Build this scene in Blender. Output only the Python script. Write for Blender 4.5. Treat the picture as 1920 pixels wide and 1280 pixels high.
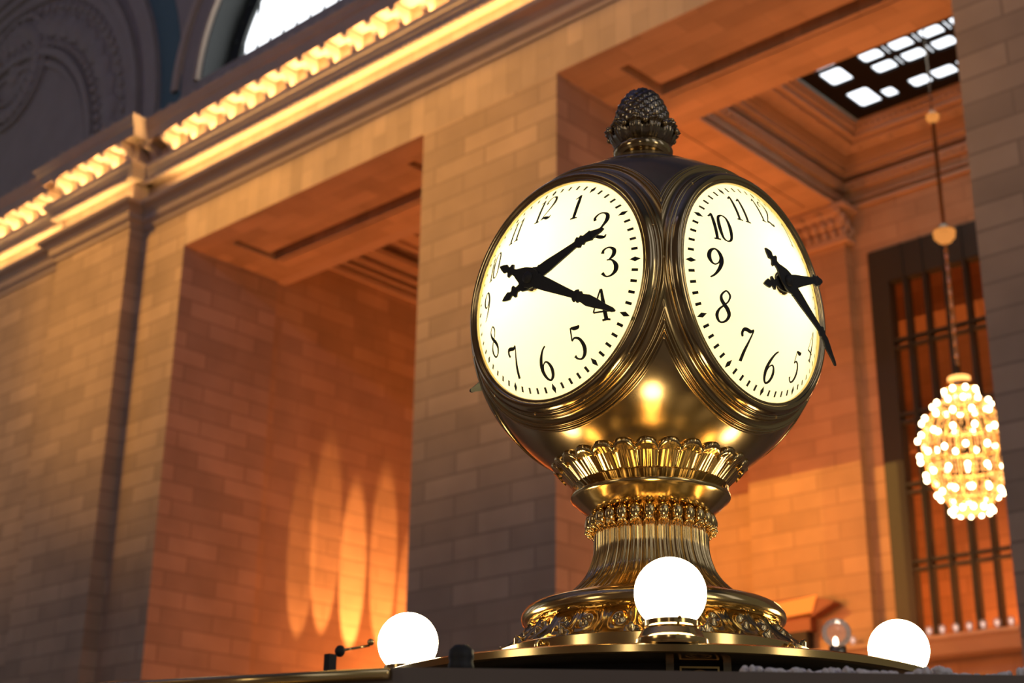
import bpy, bmesh, math, random
from mathutils import Vector, Matrix
random.seed(7)
PI = math.pi
sc = bpy.context.scene
for o in list(bpy.data.objects): bpy.data.objects.remove(o)
COL = sc.collection

# ------------------------------------------------------------------ camera
TH, AZ, RO = math.radians(21.0), math.radians(43.0), math.radians(0.75)
F0 = Vector((-math.sin(AZ), math.cos(AZ), 0)); R0 = Vector((math.cos(AZ), math.sin(AZ), 0)); ZV = Vector((0, 0, 1))
FW = F0*math.cos(TH) + ZV*math.sin(TH); UP = -F0*math.sin(TH) + ZV*math.cos(TH)
RT = R0*math.cos(RO) + UP*math.sin(RO); UQ = -R0*math.sin(RO) + UP*math.cos(RO)
cd = bpy.data.cameras.new('camera'); cam = bpy.data.objects.new('camera', cd); COL.objects.link(cam)
M = Matrix((RT, UQ, -FW)).transposed().to_4x4(); M.translation = Vector((0, 0, 1.6)); cam.matrix_world = M
cd.sensor_width = 36; cd.lens = 2800/1920*36; cd.clip_end = 300; cd.clip_start = .05
cd.dof.use_dof = True; cd.dof.focus_distance = 3.36; cd.dof.aperture_fstop = 4.2
sc.camera = cam

# ------------------------------------------------------------------ light and exposure
w = bpy.data.worlds.new('world'); sc.world = w; w.use_nodes = True
w.node_tree.nodes['Background'].inputs[0].default_value = (.85, .80, .65, 1)
w.node_tree.nodes['Background'].inputs[1].default_value = .13
sc.view_settings.view_transform = 'Standard'; sc.view_settings.look = 'None'
sc.view_settings.exposure = 0.0; sc.view_settings.gamma = 1.0; sc.view_settings.use_curve_mapping = False

def lamp(kind, name, loc, target, power, color, **kw):
    l = bpy.data.lights.new(name, kind); l.energy = power; l.color = color
    o = bpy.data.objects.new(name, l); COL.objects.link(o); o.location = loc
    if target is not None:
        o.rotation_euler = (Vector(target)-Vector(loc)).to_track_quat('-Z', 'Y').to_euler()
    for k, v in kw.items(): setattr(l, k, v)
    return o
ORANGE = (1, .265, .06); GOLD = (1, .51, .10)
# lamps of the gallery behind the piers, standing low down
lamp('AREA', 'gallery_uplight', (-28.7, 29.3, 5.2), (-30.4, 27.4, 10.6), 820, ORANGE, shape='DISK', size=.8)
lamp('AREA', 'gallery_uplight', (-25.0, 24.6, 1.0), (-27, 23, 17.7), 100, ORANGE, shape='DISK', size=2.5)
lamp('AREA', 'gallery_uplight', (-15.5, 26.0, 2.0), (-16.0, 31.5, 15), 50, ORANGE, shape='DISK', size=3, spread=math.radians(110))
lamp('AREA', 'gallery_lamp', (-22.0, 24.4, 8.6), (-16.5, 31.5, 12.5), 420, ORANGE, shape='DISK', size=1.6)
lamp('AREA', 'gallery_uplight', (-12.0, 22.5, 1.0), (-14, 25, 20), 290, ORANGE, shape='DISK', size=3, spread=math.radians(110))
lamp('AREA', 'room_lamp', (-13.0, 33.2, 5.0), (-15, 34.8, 13), 1000, ORANGE, shape='DISK', size=1.5)
for y_, p_, zt in ((25.4, 8000, 10.2), (26.4, 18000, 9.7), (27.5, 12500, 10.0), (24.6, 3500, 9.8), (28.5, 9000, 9.2)):   # narrow wall washers close to the side wall
    lamp('SPOT', 'wall_washer', (-29.1, y_, 4.0), (-30.42, y_, zt), p_, (1, .40, .12), spot_size=math.radians(9.5), spot_blend=.3, shadow_soft_size=.04)
# tall daylight windows of the hall behind the camera
for i, x in enumerate((-28, -16, -4)):
    lamp('AREA', 'hall_daylight', (x, -15.8, 21), (x, 20, 17), 70, (1, .83, .55), shape='RECTANGLE', size=5, size_y=11)

for x_, t_ in ((-57, 20), (17, -60)):      # the tall arched windows at the two ends of the hall
    for y_ in (-10, 1, 12):
        lamp('AREA', 'end_window', (x_, y_, 17), (t_, y_, 17), 230, (.66, .72, 1), shape='RECTANGLE', size=5, size_y=17)
for l_, t_, sx_, sy_ in (((-6.6, -15.8, 6.6), (-6.6, 20, 6.6), 3.4, 6.5), ((16.0, 2.2, 6.2), (-30, 2.2, 6.2), 3.2, 6.5), ((8.0, -15.8, 6.5), (8, 20, 6.5), 1.4, 5)):   # bright doorways behind the camera
    lamp('AREA', 'bright_doorway', l_, t_, 11*sx_*sy_, (1, .88, .68), shape='RECTANGLE', size=sx_, size_y=sy_)
lamp('AREA', 'vault_fill', (-14, -12, 27), (-14, 6, 36), 1600, (.40, .46, 1), shape='RECTANGLE', size=30, size_y=1.5)  # added uplight, turns the vault blue for the ball's reflections

# ------------------------------------------------------------------ materials
def nt(name):
    m = bpy.data.materials.new(name); m.use_nodes = True
    t = m.node_tree; return m, t, t.nodes, t.links, t.nodes['Principled BSDF']
def pbr(name, col, rough=.5, metal=0., var=.12, scale=8., bump=0., spec=.5):
    m, t, N, L, b = nt(name)
    b.inputs['Roughness'].default_value = rough; b.inputs['Metallic'].default_value = metal
    b.inputs['Specular IOR Level'].default_value = spec
    tc = N.new('ShaderNodeTexCoord'); no = N.new('ShaderNodeTexNoise'); no.inputs['Scale'].default_value = scale; no.inputs['Detail'].default_value = 5
    L.new(tc.outputs['Object'], no.inputs['Vector'])
    mx = N.new('ShaderNodeMix'); mx.data_type = 'RGBA'
    mx.inputs[6].default_value = (*[c*(1-var) for c in col], 1); mx.inputs[7].default_value = (*[min(1, c*(1+var)) for c in col], 1)
    L.new(no.outputs['Fac'], mx.inputs[0]); L.new(mx.outputs[2], b.inputs['Base Color'])
    if bump:
        bp = N.new('ShaderNodeBump'); bp.inputs['Strength'].default_value = bump; bp.inputs['Distance'].default_value = .02
        L.new(no.outputs['Fac'], bp.inputs['Height']); L.new(bp.outputs[0], b.inputs['Normal'])
    return m
def metal(name, col, rough=.2, rv=.12, scale=14.):
    m, t, N, L, b = nt(name)
    b.inputs['Metallic'].default_value = 1
    tc = N.new('ShaderNodeTexCoord'); no = N.new('ShaderNodeTexNoise'); no.inputs['Scale'].default_value = scale; no.inputs['Detail'].default_value = 6
    L.new(tc.outputs['Object'], no.inputs['Vector'])
    mr = N.new('ShaderNodeMapRange'); mr.inputs[3].default_value = max(.03, rough-rv/2); mr.inputs[4].default_value = rough+rv/2
    L.new(no.outputs['Fac'], mr.inputs[0]); L.new(mr.outputs[0], b.inputs['Roughness'])
    n2 = N.new('ShaderNodeTexNoise'); n2.inputs['Scale'].default_value = scale*.35; L.new(tc.outputs['Object'], n2.inputs['Vector'])
    mx = N.new('ShaderNodeMix'); mx.data_type = 'RGBA'
    mx.inputs[6].default_value = (*[c*.78 for c in col], 1); mx.inputs[7].default_value = (*[min(1, c*1.15) for c in col], 1)
    L.new(n2.outputs['Fac'], mx.inputs[0]); L.new(mx.outputs[2], b.inputs['Base Color'])
    return m
def emit(name, col, strength):
    m, t, N, L, b = nt(name); N.remove(b)
    e = N.new('ShaderNodeEmission'); e.inputs[0].default_value = (*col, 1); e.inputs[1].default_value = strength
    L.new(e.outputs[0], N['Material Output'].inputs[0]); return m
def stone(name, col, bw=1.5, bh=.44, swap=False, var=.15, mortar=.74, ms=.03):
    """block masonry laid in world coordinates; horizontal faces get long boards of stone running in depth"""
    m, t, N, L, b = nt(name)
    b.inputs['Roughness'].default_value = .75; b.inputs['Specular IOR Level'].default_value = .25
    g = N.new('ShaderNodeNewGeometry'); sp = N.new('ShaderNodeSeparateXYZ'); sn = N.new('ShaderNodeSeparateXYZ')
    L.new(g.outputs['Position'], sp.inputs[0]); L.new(g.outputs['True Normal'], sn.inputs[0])
    def gt(sock, v=.5):
        a = N.new('ShaderNodeMath'); a.operation = 'ABSOLUTE'; L.new(sock, a.inputs[0])
        c = N.new('ShaderNodeMath'); c.operation = 'GREATER_THAN'; c.inputs[1].default_value = v; L.new(a.outputs[0], c.inputs[0]); return c.outputs[0]
    fx, fz = gt(sn.outputs[0]), gt(sn.outputs[2])
    def mix(f, a, c_):
        x = N.new('ShaderNodeMix'); x.data_type = 'FLOAT'; L.new(f, x.inputs[0]); L.new(a, x.inputs[2]); L.new(c_, x.inputs[3]); return x.outputs[0]
    u = mix(fx, sp.outputs[0], sp.outputs[1]); v = sp.outputs[2]
    u2 = mix(fz, u, sp.outputs[1]); v2 = mix(fz, v, sp.outputs[0])
    cb = N.new('ShaderNodeCombineXYZ')
    if swap: L.new(v2, cb.inputs[0]); L.new(u2, cb.inputs[1])
    else: L.new(u2, cb.inputs[0]); L.new(v2, cb.inputs[1])
    br = N.new('ShaderNodeTexBrick'); L.new(cb.outputs[0], br.inputs['Vector'])
    br.inputs['Scale'].default_value = 1; br.inputs['Brick Width'].default_value = bw; br.inputs['Row Height'].default_value = bh
    br.inputs['Mortar Size'].default_value = ms; br.inputs['Mortar Smooth'].default_value = .5; br.inputs['Bias'].default_value = -.1
    br.offset = .42
    br.inputs['Color1'].default_value = (*[c*(1-var) for c in col], 1); br.inputs['Color2'].default_value = (*[min(1, c*(1+var)) for c in col], 1)
    br.inputs['Mortar'].default_value = (*[c*mortar for c in col], 1)
    no = N.new('ShaderNodeTexNoise'); no.inputs['Scale'].default_value = .9; no.inputs['Detail'].default_value = 6; L.new(g.outputs['Position'], no.inputs['Vector'])
    mr = N.new('ShaderNodeMapRange'); mr.inputs[3].default_value = .72; mr.inputs[4].default_value = 1.25; L.new(no.outputs['Fac'], mr.inputs[0])
    mm = N.new('ShaderNodeMix'); mm.data_type = 'RGBA'; mm.blend_type = 'MULTIPLY'; mm.inputs[0].default_value = 1
    L.new(br.outputs['Color'], mm.inputs[6]); L.new(mr.outputs[0], mm.inputs[7]); L.new(mm.outputs[2], b.inputs['Base Color'])
    bp = N.new('ShaderNodeBump'); bp.inputs['Strength'].default_value = .25; bp.inputs['Distance'].default_value = .02; bp.invert = True
    L.new(br.outputs['Fac'], bp.inputs['Height']); L.new(bp.outputs[0], b.inputs['Normal'])
    return m
STONE = stone('tan_block_stone', (.50, .35, .22))
GSTONE = stone('gallery_block_stone', (.50, .34, .20), bw=1.3, bh=.44, var=.11, mortar=.82, ms=.03)
FRIEZE = stone('frieze_stone', (.55, .40, .26), bw=1.4, bh=.42, swap=True, var=.13, mortar=.75, ms=.01)
PLAIN = pbr('dressed_stone', (.50, .37, .26), .7, var=.12, scale=2, bump=.1)
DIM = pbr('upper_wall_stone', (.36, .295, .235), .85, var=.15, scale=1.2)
TEAL = pbr('teal_paint', (.10, .17, .17), .8)
VAULT = pbr('vault_paint', (.20, .25, .42), .8)
FLOOR = pbr('marble_floor', (.45, .38, .30), .3, var=.15, scale=1)
BRASS = metal('polished_brass', (.72, .50, .21), .15, .06)
BRASS2 = metal('aged_brass', (.46, .335, .17), .13, .06)
BODY = metal('smooth_brass_case', (.48, .34, .16), .20, .06, 9)
DARKB = metal('dark_bronze', (.27, .215, .15), .2, .08)
BLACK = pbr('black_enamel', (.03, .029, .03), .55, spec=.25)
INK = pbr('black_dial_ink', (.03, .03, .033), .8, spec=.1)
IRON = pbr('dark_green_window_iron', (.030, .034, .028), .5)
DUST = pbr('pale_lint', (.85, .8, .84), .95, scale=60, bump=.8)
GLOBE = emit('lit_opal_globe', (1, .78, .45), 20.0)
BULB = emit('chandelier_bulb_glow', (1, .70, .38), 20.0)
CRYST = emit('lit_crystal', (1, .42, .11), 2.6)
DAY = emit('daylight_pane', (.93, .96, 1), 2.6)
AMBER = emit('backlit_amber_panel', (1, .23, .03), 1.5)
def glass_mat(name, tint, refl=.12, rough=.03):
    m, t, N, L, b = nt(name); N.remove(b)
    tr = N.new('ShaderNodeBsdfTransparent'); tr.inputs[0].default_value = (*tint, 1)
    gl = N.new('ShaderNodeBsdfGlossy'); gl.inputs['Roughness'].default_value = rough
    fr = N.new('ShaderNodeFresnel'); fr.inputs[0].default_value = 1.5
    mx = N.new('ShaderNodeMixShader'); L.new(fr.outputs[0], mx.inputs[0]); L.new(tr.outputs[0], mx.inputs[1]); L.new(gl.outputs[0], mx.inputs[2])
    L.new(mx.outputs[0], N['Material Output'].inputs[0]); return m
GLASS = glass_mat('window_glass', (.93, .93, .93))
BGLASS = glass_mat('clear_bulb_glass', (.95, .9, .88))
_t = BGLASS.node_tree; _d = _t.nodes.new('ShaderNodeBsdfDiffuse'); _d.inputs[0].default_value = (.9, .75, .68, 1); _m = _t.nodes.new('ShaderNodeMixShader'); _m.inputs[0].default_value = .22
_o = _t.nodes['Material Output']; _src = _o.inputs[0].links[0].from_socket; _t.links.new(_src, _m.inputs[1]); _t.links.new(_d.outputs[0], _m.inputs[2]); _t.links.new(_m.outputs[0], _o.inputs[0])
def opal():
    m, t, N, L, b = nt('backlit_opal_dial'); N.remove(b)
    tr = N.new('ShaderNodeBsdfTranslucent'); tr.inputs[0].default_value = (.95, .93, .86, 1)
    df = N.new('ShaderNodeBsdfDiffuse'); df.inputs[0].default_value = (.8, .78, .7, 1)
    gl = N.new('ShaderNodeBsdfGlossy'); gl.inputs['Roughness'].default_value = .08
    m1 = N.new('ShaderNodeMixShader'); m1.inputs[0].default_value = .3; L.new(tr.outputs[0], m1.inputs[1]); L.new(df.outputs[0], m1.inputs[2])
    fr = N.new('ShaderNodeFresnel'); fr.inputs[0].default_value = 1.3
    m2 = N.new('ShaderNodeMixShader'); L.new(fr.outputs[0], m2.inputs[0]); L.new(m1.outputs[0], m2.inputs[1]); L.new(gl.outputs[0], m2.inputs[2])
    L.new(m2.outputs[0], N['Material Output'].inputs[0]); return m
OPAL = opal()

# ------------------------------------------------------------------ mesh helpers
def mesh(name, V, Fc, mat, parent=None, smooth=False, weld=False):
    me = bpy.data.meshes.new(name); me.from_pydata([tuple(v) for v in V], [], Fc); me.update()
    if weld:
        bm = bmesh.new(); bm.from_mesh(me); bmesh.ops.remove_doubles(bm, verts=bm.verts, dist=1e-5)
        bmesh.ops.dissolve_degenerate(bm, edges=bm.edges, dist=1e-6); bm.to_mesh(me); bm.free()
    me.materials.append(mat)
    if smooth: me.polygons.foreach_set('use_smooth', [True]*len(me.polygons))
    o = bpy.data.objects.new(name, me); COL.objects.link(o)
    if parent: o.parent = parent
    return o
class MB:
    def __init__(s): s.V = []; s.F = []
    def add(s, V, Fc):
        k = len(s.V); s.V += [tuple(v) for v in V]; s.F += [tuple(i+k for i in f) for f in Fc]
    def box(s, x0, x1, y0, y1, z0, z1):
        s.add([(x0,y0,z0),(x1,y0,z0),(x1,y1,z0),(x0,y1,z0),(x0,y0,z1),(x1,y0,z1),(x1,y1,z1),(x0,y1,z1)],
              [(0,3,2,1),(4,5,6,7),(0,1,5,4),(1,2,6,5),(2,3,7,6),(3,0,4,7)]); return s
    def prism(s, poly, a, b, f):
        """poly of 2D points, f(p, q, t) -> xyz with t = a or b"""
        n = len(poly); V = [f(p, q, a) for p, q in poly]+[f(p, q, b) for p, q in poly]
        s.add(V, [tuple(range(n-1, -1, -1)), tuple(range(n, 2*n))]+[(i, (i+1) % n, n+(i+1) % n, n+i) for i in range(n)]); return s
    def lathe(s, prof, n=96, fr=None, cap=False, mod=None):
        k = len(prof); V = []
        for i in range(n):
            a = 2*PI*i/n
            for j, (r, z) in enumerate(prof):
                if mod: r, z = mod(a, j, r, z)
                p = (r*math.cos(a), r*math.sin(a), z)
                V.append(fr(*p) if fr else p)
        Fc = [(i*k+j, ((i+1) % n)*k+j, ((i+1) % n)*k+j+1, i*k+j+1) for i in range(n) for j in range(k-1)]
        s.add(V, Fc); return s
    def tube(s, pts, r, n=10, taper=None):
        P = [Vector(p) for p in pts]; V = []; m = len(P)
        for i, p in enumerate(P):
            d = (P[min(i+1, m-1)]-P[max(i-1, 0)]).normalized(); u = d.orthogonal().normalized()
            if i:
                u = (pu-d*pu.dot(d)).normalized()
            pu = u; v = d.cross(u); rr = taper[i] if taper else r
            V += [p+u*rr*math.cos(2*PI*k/n)+v*rr*math.sin(2*PI*k/n) for k in range(n)]
        Fc = [(i*n+k, i*n+(k+1) % n, (i+1)*n+(k+1) % n, (i+1)*n+k) for i in range(m-1) for k in range(n)]
        Fc += [tuple(range(n-1, -1, -1)), tuple(range((m-1)*n, m*n))]
        s.add(V, Fc); return s
    def ball(s, c, rx, ry=None, rz=None, n=16, m=10):
        ry = ry or rx; rz = rz or rx
        V = [(c[0], c[1], c[2]-rz)]
        for j in range(1, m):
            t = -PI/2+PI*j/m
            V += [(c[0]+rx*math.cos(t)*math.cos(2*PI*i/n), c[1]+ry*math.cos(t)*math.sin(2*PI*i/n), c[2]+rz*math.sin(t)) for i in range(n)]
        V.append((c[0], c[1], c[2]+rz)); e = len(V)-1
        Fc = [(0, 1+(i+1) % n, 1+i) for i in range(n)]
        Fc += [(1+j*n+i, 1+j*n+(i+1) % n, 1+(j+1)*n+(i+1) % n, 1+(j+1)*n+i) for j in range(m-2) for i in range(n)]
        Fc += [(e, 1+(m-2)*n+i, 1+(m-2)*n+(i+1) % n) for i in range(n)]
        s.add(V, Fc); return s
    def build(s, name, mat, parent=None, smooth=False, weld=False): return mesh(name, s.V, s.F, mat, parent, smooth, weld)
def empty(name, loc, label=None, cat=None, group=None):
    o = bpy.data.objects.new(name, None); COL.objects.link(o); o.location = loc; o.empty_display_size = .1
    if label: tag(o, label, cat, group)
    return o
def tag(o, label, cat, group=None, kind=None):
    o['label'] = label; o['category'] = cat
    if group: o['group'] = group
    if kind: o['kind'] = kind
    return o
def struct(o, label=None, cat=None):
    o['kind'] = 'structure'
    if label: o['label'] = label; o['category'] = cat
    return o
def copyobj(o, parent=None, name=None):
    c = o.copy(); COL.objects.link(c); c.parent = parent
    if name: c.name = name
    return c
def smooth_angle(o, deg=35):
    bm = bmesh.new(); bm.from_mesh(o.data)
    bmesh.ops.recalc_face_normals(bm, faces=bm.faces)
    for f in bm.faces: f.smooth = True
    for e in bm.edges:
        if len(e.link_faces) == 2 and e.calc_face_angle(0) > math.radians(deg): e.smooth = False
    bm.to_mesh(o.data); bm.free(); return o

# ================================================================== THE HALL
# ------------------------------------------------------------------ front wall: piers, openings, header
YW, YI, ZS = 20.0, 23.1, 17.7            # wall face, inner face, soffit height
XE = 4.0                                 # right end of the modelled wall
PX0, PX1, PY = -35.9, -32.3, 19.56       # projecting pilaster
LY = 19.84                               # wall left of the pilaster
struct(MB().box(-52, PX0, LY, YI, 0, 18.7).build('wall_left', STONE), 'brown block wall at the far left edge beyond the flat pilaster', 'wall')
struct(MB().box(PX0, PX1, PY, YI, 0, 18.7).build('wall_pilaster_left', STONE), 'flat projecting pilaster of brown block on the left wall', 'pilaster')
struct(MB().box(PX1, -30.32, YW, YI, 0, 18.7).build('wall_pier_left', STONE), 'narrow block pier between the pilaster and the left opening', 'pier')
struct(MB().box(-21.4, -17.5, YW, YI, 0, ZS).build('wall_pier_middle', STONE), 'broad block pier standing between the two tall openings', 'pier')
struct(MB().box(-8.95, XE, YW, YI, 0, ZS).build('wall_pier_right', STONE), 'block pier at the right edge beside the hanging chandelier', 'pier')
hd = MB()
for (a, b) in ((-30.32, -21.4), (-17.5, -8.95)):
    x0, x1, y0, y1 = a+1.05, b-1.05, 20.72, 22.16
    hd.box(a, b, YW, y0, ZS, 18.7); hd.box(a, b, y1, YI, ZS, 18.7)
    hd.box(a, x0, y0, y1, ZS, 18.7); hd.box(x1, b, y0, y1, ZS, 18.7)
    hd.box(x0+.26, x1-.26, y0, y1-.40, ZS, 18.7)              # panel standing free inside its deep groove
    hd.box(x0, x1, y0, y1, 18.3, 18.7)
    hd.box(x0+.1, x1-.1, y1+.12, y1+.17, ZS-.03, ZS)
hd.box(-21.4, -17.5, YW, YI, ZS, 18.7).box(-8.95, XE, YW, YI, ZS, 18.7)
struct(hd.build('wall_header', FRIEZE), 'stone lintel band over the two openings, its underside panelled', 'lintel')

# ------------------------------------------------------------------ cornice
LED = [(0, 18.72), (.05, 18.72), (.07, 18.80), (.13, 18.84), (.19, 18.88), (.20, 18.90), (.20, 19.06), (.24, 19.08), (.30, 19.14), (.46, 19.20), (.48, 19.22), (.48, 19.31), (.42, 19.32), (0, 19.32)]
EGG = [(0, 20.02), (.26, 20.02), (.30, 20.06), (.30, 20.14), (.36, 20.18), (.36, 20.26), (.42, 20.29), (.46, 20.38), (.46, 20.43), (.40, 20.44), (0, 20.44)]
COR = [(0, 21.24), (.46, 21.24), (.50, 21.10), (.60, 21.34), (.66, 21.38), (.70, 21.46), (.76, 21.52), (.76, 21.58), (0, 21.58)]
SEG = [(-52, PX0, LY), (PX0, PX1, PY), (PX1, XE, YW)]
def run(prof, x0, x1, y): return lambda p, q, t: (t, y-p, q)
def strip(prof, name, mat, label, cat, ext):
    m = MB()
    for i, (x0, x1, y) in enumerate(SEG):
        a, b = x0, x1
        pr = [(p if p > 0 else -.3, z) for p, z in prof]
        if i == 1:   # the pilaster's run carries its mouldings round the corner
            a, b = x0-ext*.0, x1
            n = len(pr)
            V = []
            for (p, z) in pr:
                e = max(p, 0)
                V += [(a-e, y-p, z), (b+e, y-p, z)]
            # front strips
            Fc = [(2*j, 2*j+1, 2*((j+1) % n)+1, 2*((j+1) % n)) for j in range(n)]
            m.add(V, Fc)
            # returns on both ends, back to the neighbouring wall face
            for s, X in ((1, b), (-1, a)):
                W = []
                for (p, z) in pr:
                    e = max(p, 0); W += [(X+s*e, y-p, z), (X+s*e, 20.05, z)]
                m.add(W, [(2*j, 2*((j+1) % n), 2*((j+1) % n)+1, 2*j+1) if s > 0 else (2*j, 2*j+1, 2*((j+1) % n)+1, 2*((j+1) % n)) for j in range(n)])
        else:
            m.prism(pr, a, b, run(pr, a, b, y))
    return m
o = strip(LED, 'trim_1', PLAIN, '', '', .48).build('trim_1', PLAIN); struct(o, 'moulded stone ledge running over the openings below the lit band', 'moulding')
# frieze band behind the ledge lights and wall behind the brackets
m = MB()
for x0, x1, y in SEG: m.box(x0, x1, y, y+.5, 18.7, 21.5)
struct(m.build('wall_frieze', FRIEZE), 'stone frieze band behind the lamps of the ledge', 'frieze')
o2 = strip(EGG, 'trim_2', PLAIN, '', '', .46)
# scalloped lower edge (egg moulding)
for (x0, x1, y) in SEG:
    n = int((x1-x0)/.205)
    for k in range(n):
        xc = x0+(k+.5)*(x1-x0)/n
        if xc < -45: continue
        o2.ball((xc, y-.27, 20.02), .095, .07, .10, 8, 6)
o2 = o2.build('trim_2', PLAIN); struct(o2, 'dark egg moulding with scalloped lower edge above the lit band', 'moulding')
cor = strip(COR, 'trim_3', PLAIN, '', '', .96)
for (x0, x1, y) in SEG:            # cresting of small rounded tiles on top
    n = int((x1-x0)/.5)
    for k in range(n):
        xc = x0+(k+.5)*(x1-x0)/n
        if xc < -45: continue
        cor.ball((xc, y-.72, 21.58), .15, .05, .10, 10, 6)
cor = cor.build('trim_3', PLAIN); struct(cor, 'projecting top cornice over the row of lit brackets', 'cornice')
# scroll brackets (consoles): S profile, one mesh shared
prof = [(.0, .0), (.12, .0), (.17, .03), (.19, .08), (.17, .14), (.18, .20), (.24, .27), (.34, .31), (.44, .32), (.49, .36), (.50, .42), (.46, .46), (0, .46)]
bm_ = MB(); prof = [(p, z*1.55) for p, z in prof]; bm_.prism(prof, -.095, .095, lambda p, q, t: (t, -p, q))
bm_.tube([(-.11, -.44, .58), (.11, -.44, .58)], .07, 12); bm_.tube([(-.11, -.13, .09), (.11, -.13, .09)], .06, 12)
br0 = bm_.build('scroll_bracket', PLAIN, cor); smooth_angle(br0, 40)
def brackets(xs, y, first=[True]):
    for x in xs:
        if first[0]: b = br0; first[0] = False
        else: b = copyobj(br0, cor)
        b.location = (x, y, 20.46)
brackets([-31.95+.82*k for k in range(26)], YW)
brackets([-32.55-.80*k for k in range(5)], PY)
brackets([-36.7-.8*k for k in range(7)], LY)
# rows of lamps lying on the ledge and on the egg moulding, hidden from the floor
for (x0, x1, y, pw) in ((-30.95, -12, YW, 1.0), (PX0+.1, PX1-.1, PY, 1.0), (-42, PX0-.4, LY, 1.0)):
    L_ = x1-x0; xc = (x0+x1)/2
    a = lamp('AREA', 'ledge_lamp_row', (xc, y-.17, 19.35), (xc, y+.10, 19.8), 20*L_, (1, .62, .24), shape='RECTANGLE', size=L_, size_y=.08)
    a.rotation_euler = (math.radians(180-18), 0, 0)
    a = lamp('AREA', 'bracket_lamp_row', (xc, y-.05, 20.455), (xc, y, 21.2), 90*L_, (1, .62, .25), shape='RECTANGLE', size=L_, size_y=.06)
    a.rotation_euler = (math.radians(180), 0, 0)

# ------------------------------------------------------------------ upper wall with the lunette window
CX, CZ, RR = -25.85, 22.64, 4.55
uw = MB(); N_ = 40
arc = [(CX+RR*math.cos(PI*i/N_), CZ+RR*math.sin(PI*i/N_)) for i in range(N_+1)]   # right to left
yf, yb = 20.0, 21.6
top = 34
V = []
for (x, z) in arc: V += [(x, yf, z), (x, yf, top), (x, yb, z)]
V2 = V
uw.add(V2, [(3*i, 3*i+1, 3*i+4, 3*i+3) for i in range(N_)]+[(3*i, 3*i+3, 3*i+5, 3*i+2) for i in range(N_)])
uw.box(CX+RR, XE, yf, yb, 21.5, top); uw.box(-52, CX-RR, yf, yb, 21.5, top)
uw.box(CX-RR, CX+RR, yf, yb, 21.5, CZ)
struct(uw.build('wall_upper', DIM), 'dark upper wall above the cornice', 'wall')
# raised arch moulding round the lunette
am = MB()
for r0, r1, d in ((RR, RR+.14, .10), (RR+.9, RR+1.12, .14)):
    V = []
    for i in range(61):
        a = PI*i/60; c, s = math.cos(a), math.sin(a)
        V += [(CX+r0*c, 20-d, CZ+r0*s), (CX+r1*c, 20-d, CZ+r1*s), (CX+r1*c, 20.02, CZ+r1*s), (CX+r0*c, 20.02, CZ+r0*s)]
    am.add(V, [(4*i+j, 4*i+(j+1) % 4, 4*i+4+(j+1) % 4, 4*i+4+j) for i in range(60) for j in range(4)])
struct(am.build('trim_4', PLAIN), 'thin curved arch moulding round the bright lunette window', 'moulding')
yg = 20.95
wfr = MB()
def ringarc(m, r0, r1, y0, y1, a0=0, a1=PI, n=60, cx=CX, cz=CZ):
    V = []
    for i in range(n+1):
        a = a0+(a1-a0)*i/n; c, s = math.cos(a), math.sin(a)
        V += [(cx+r0*c, y0, cz+r0*s), (cx+r1*c, y0, cz+r1*s), (cx+r1*c, y1, cz+r1*s), (cx+r0*c, y1, cz+r0*s)]
    m.add(V, [(4*i+j, 4*i+(j+1) % 4, 4*i+4+(j+1) % 4, 4*i+4+j) for i in range(n) for j in range(4)])
ringarc(wfr, RR-.42, RR, yg-.10, yg+.1); ringarc(wfr, RR-.03, RR-.003, 20.06, yg)  # second ring: thin dark liner added over the reveal for its shade
for k in range(-7, 8):
    x = CX+k*.56; h = math.sqrt(max(0, (RR-.42)**2-(k*.56)**2)); wfr.box(x-.012, x+.012, yg-.04, yg+.04, CZ, CZ+h)
wfr.box(CX-RR+.3, CX+RR-.3, yg-.06, yg+.06, CZ, CZ+.09)
for k in range(24):
    a = PI*(k+.5)/24; wfr.ball((CX+(RR-.2)*math.cos(a), yg-.16, CZ+(RR-.2)*math.sin(a)), .06, .05, .06, 8, 6)
fr = wfr.build('window_1', IRON); struct(fr, 'bright half round lunette window high on the left wall', 'window')
pts = [(CX+(RR-.3)*math.cos(PI*i/40), yg+.02, CZ+(RR-.3)*math.sin(PI*i/40)) for i in range(41)]
mesh('pane', pts, [tuple(range(41))], DAY, fr)

# big ornamental arch at the far left with its wreath
AX, AZc = -41.1, 22.0
ar = MB()
def band(m, r0, r1, d):
    ringarc(m, r0, r1, 20-d, 20.02, 0, PI, 72, AX, AZc)
ar2 = MB(); band(ar2, 8.95, 9.9, .02)
for r0, r1, d in ((8.35, 8.9, .16), (7.75, 8.02, .22), (7.35, 7.7, .12), (5.35, 5.6, .18), (5.0, 5.2, .1)): band(ar, r0, r1, d)
for k in range(46):                    # leaf and dart ornament between the bands
    a = PI*(k+.5)/46; r = 6.4
    x, z = AX+r*math.cos(a), AZc+r*math.sin(a)
    ar.ball((x, 19.98, z), .42 if k % 2 else .22, .16, .42 if k % 2 else .6, 10, 6)
    ar.ball((AX+7.1*math.cos(a), 19.98, AZc+7.1*math.sin(a)), .17, .12, .17, 8, 6)
    ar.ball((AX+5.8*math.cos(a), 19.98, AZc+5.8*math.sin(a)), .15, .12, .15, 8, 6)
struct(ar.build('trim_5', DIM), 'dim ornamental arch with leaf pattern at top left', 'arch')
struct(ar2.build('trim_6', TEAL), 'dark teal painted strip beside the ornamental arch', 'painted strip')
wr = MB(); V = []
for k in range(28):
    a = 2*PI*k/28; wr.ball((AX+1.55*math.cos(a), 19.93, 27.1+1.55*math.sin(a)), .28, .18, .28, 10, 6)
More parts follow.
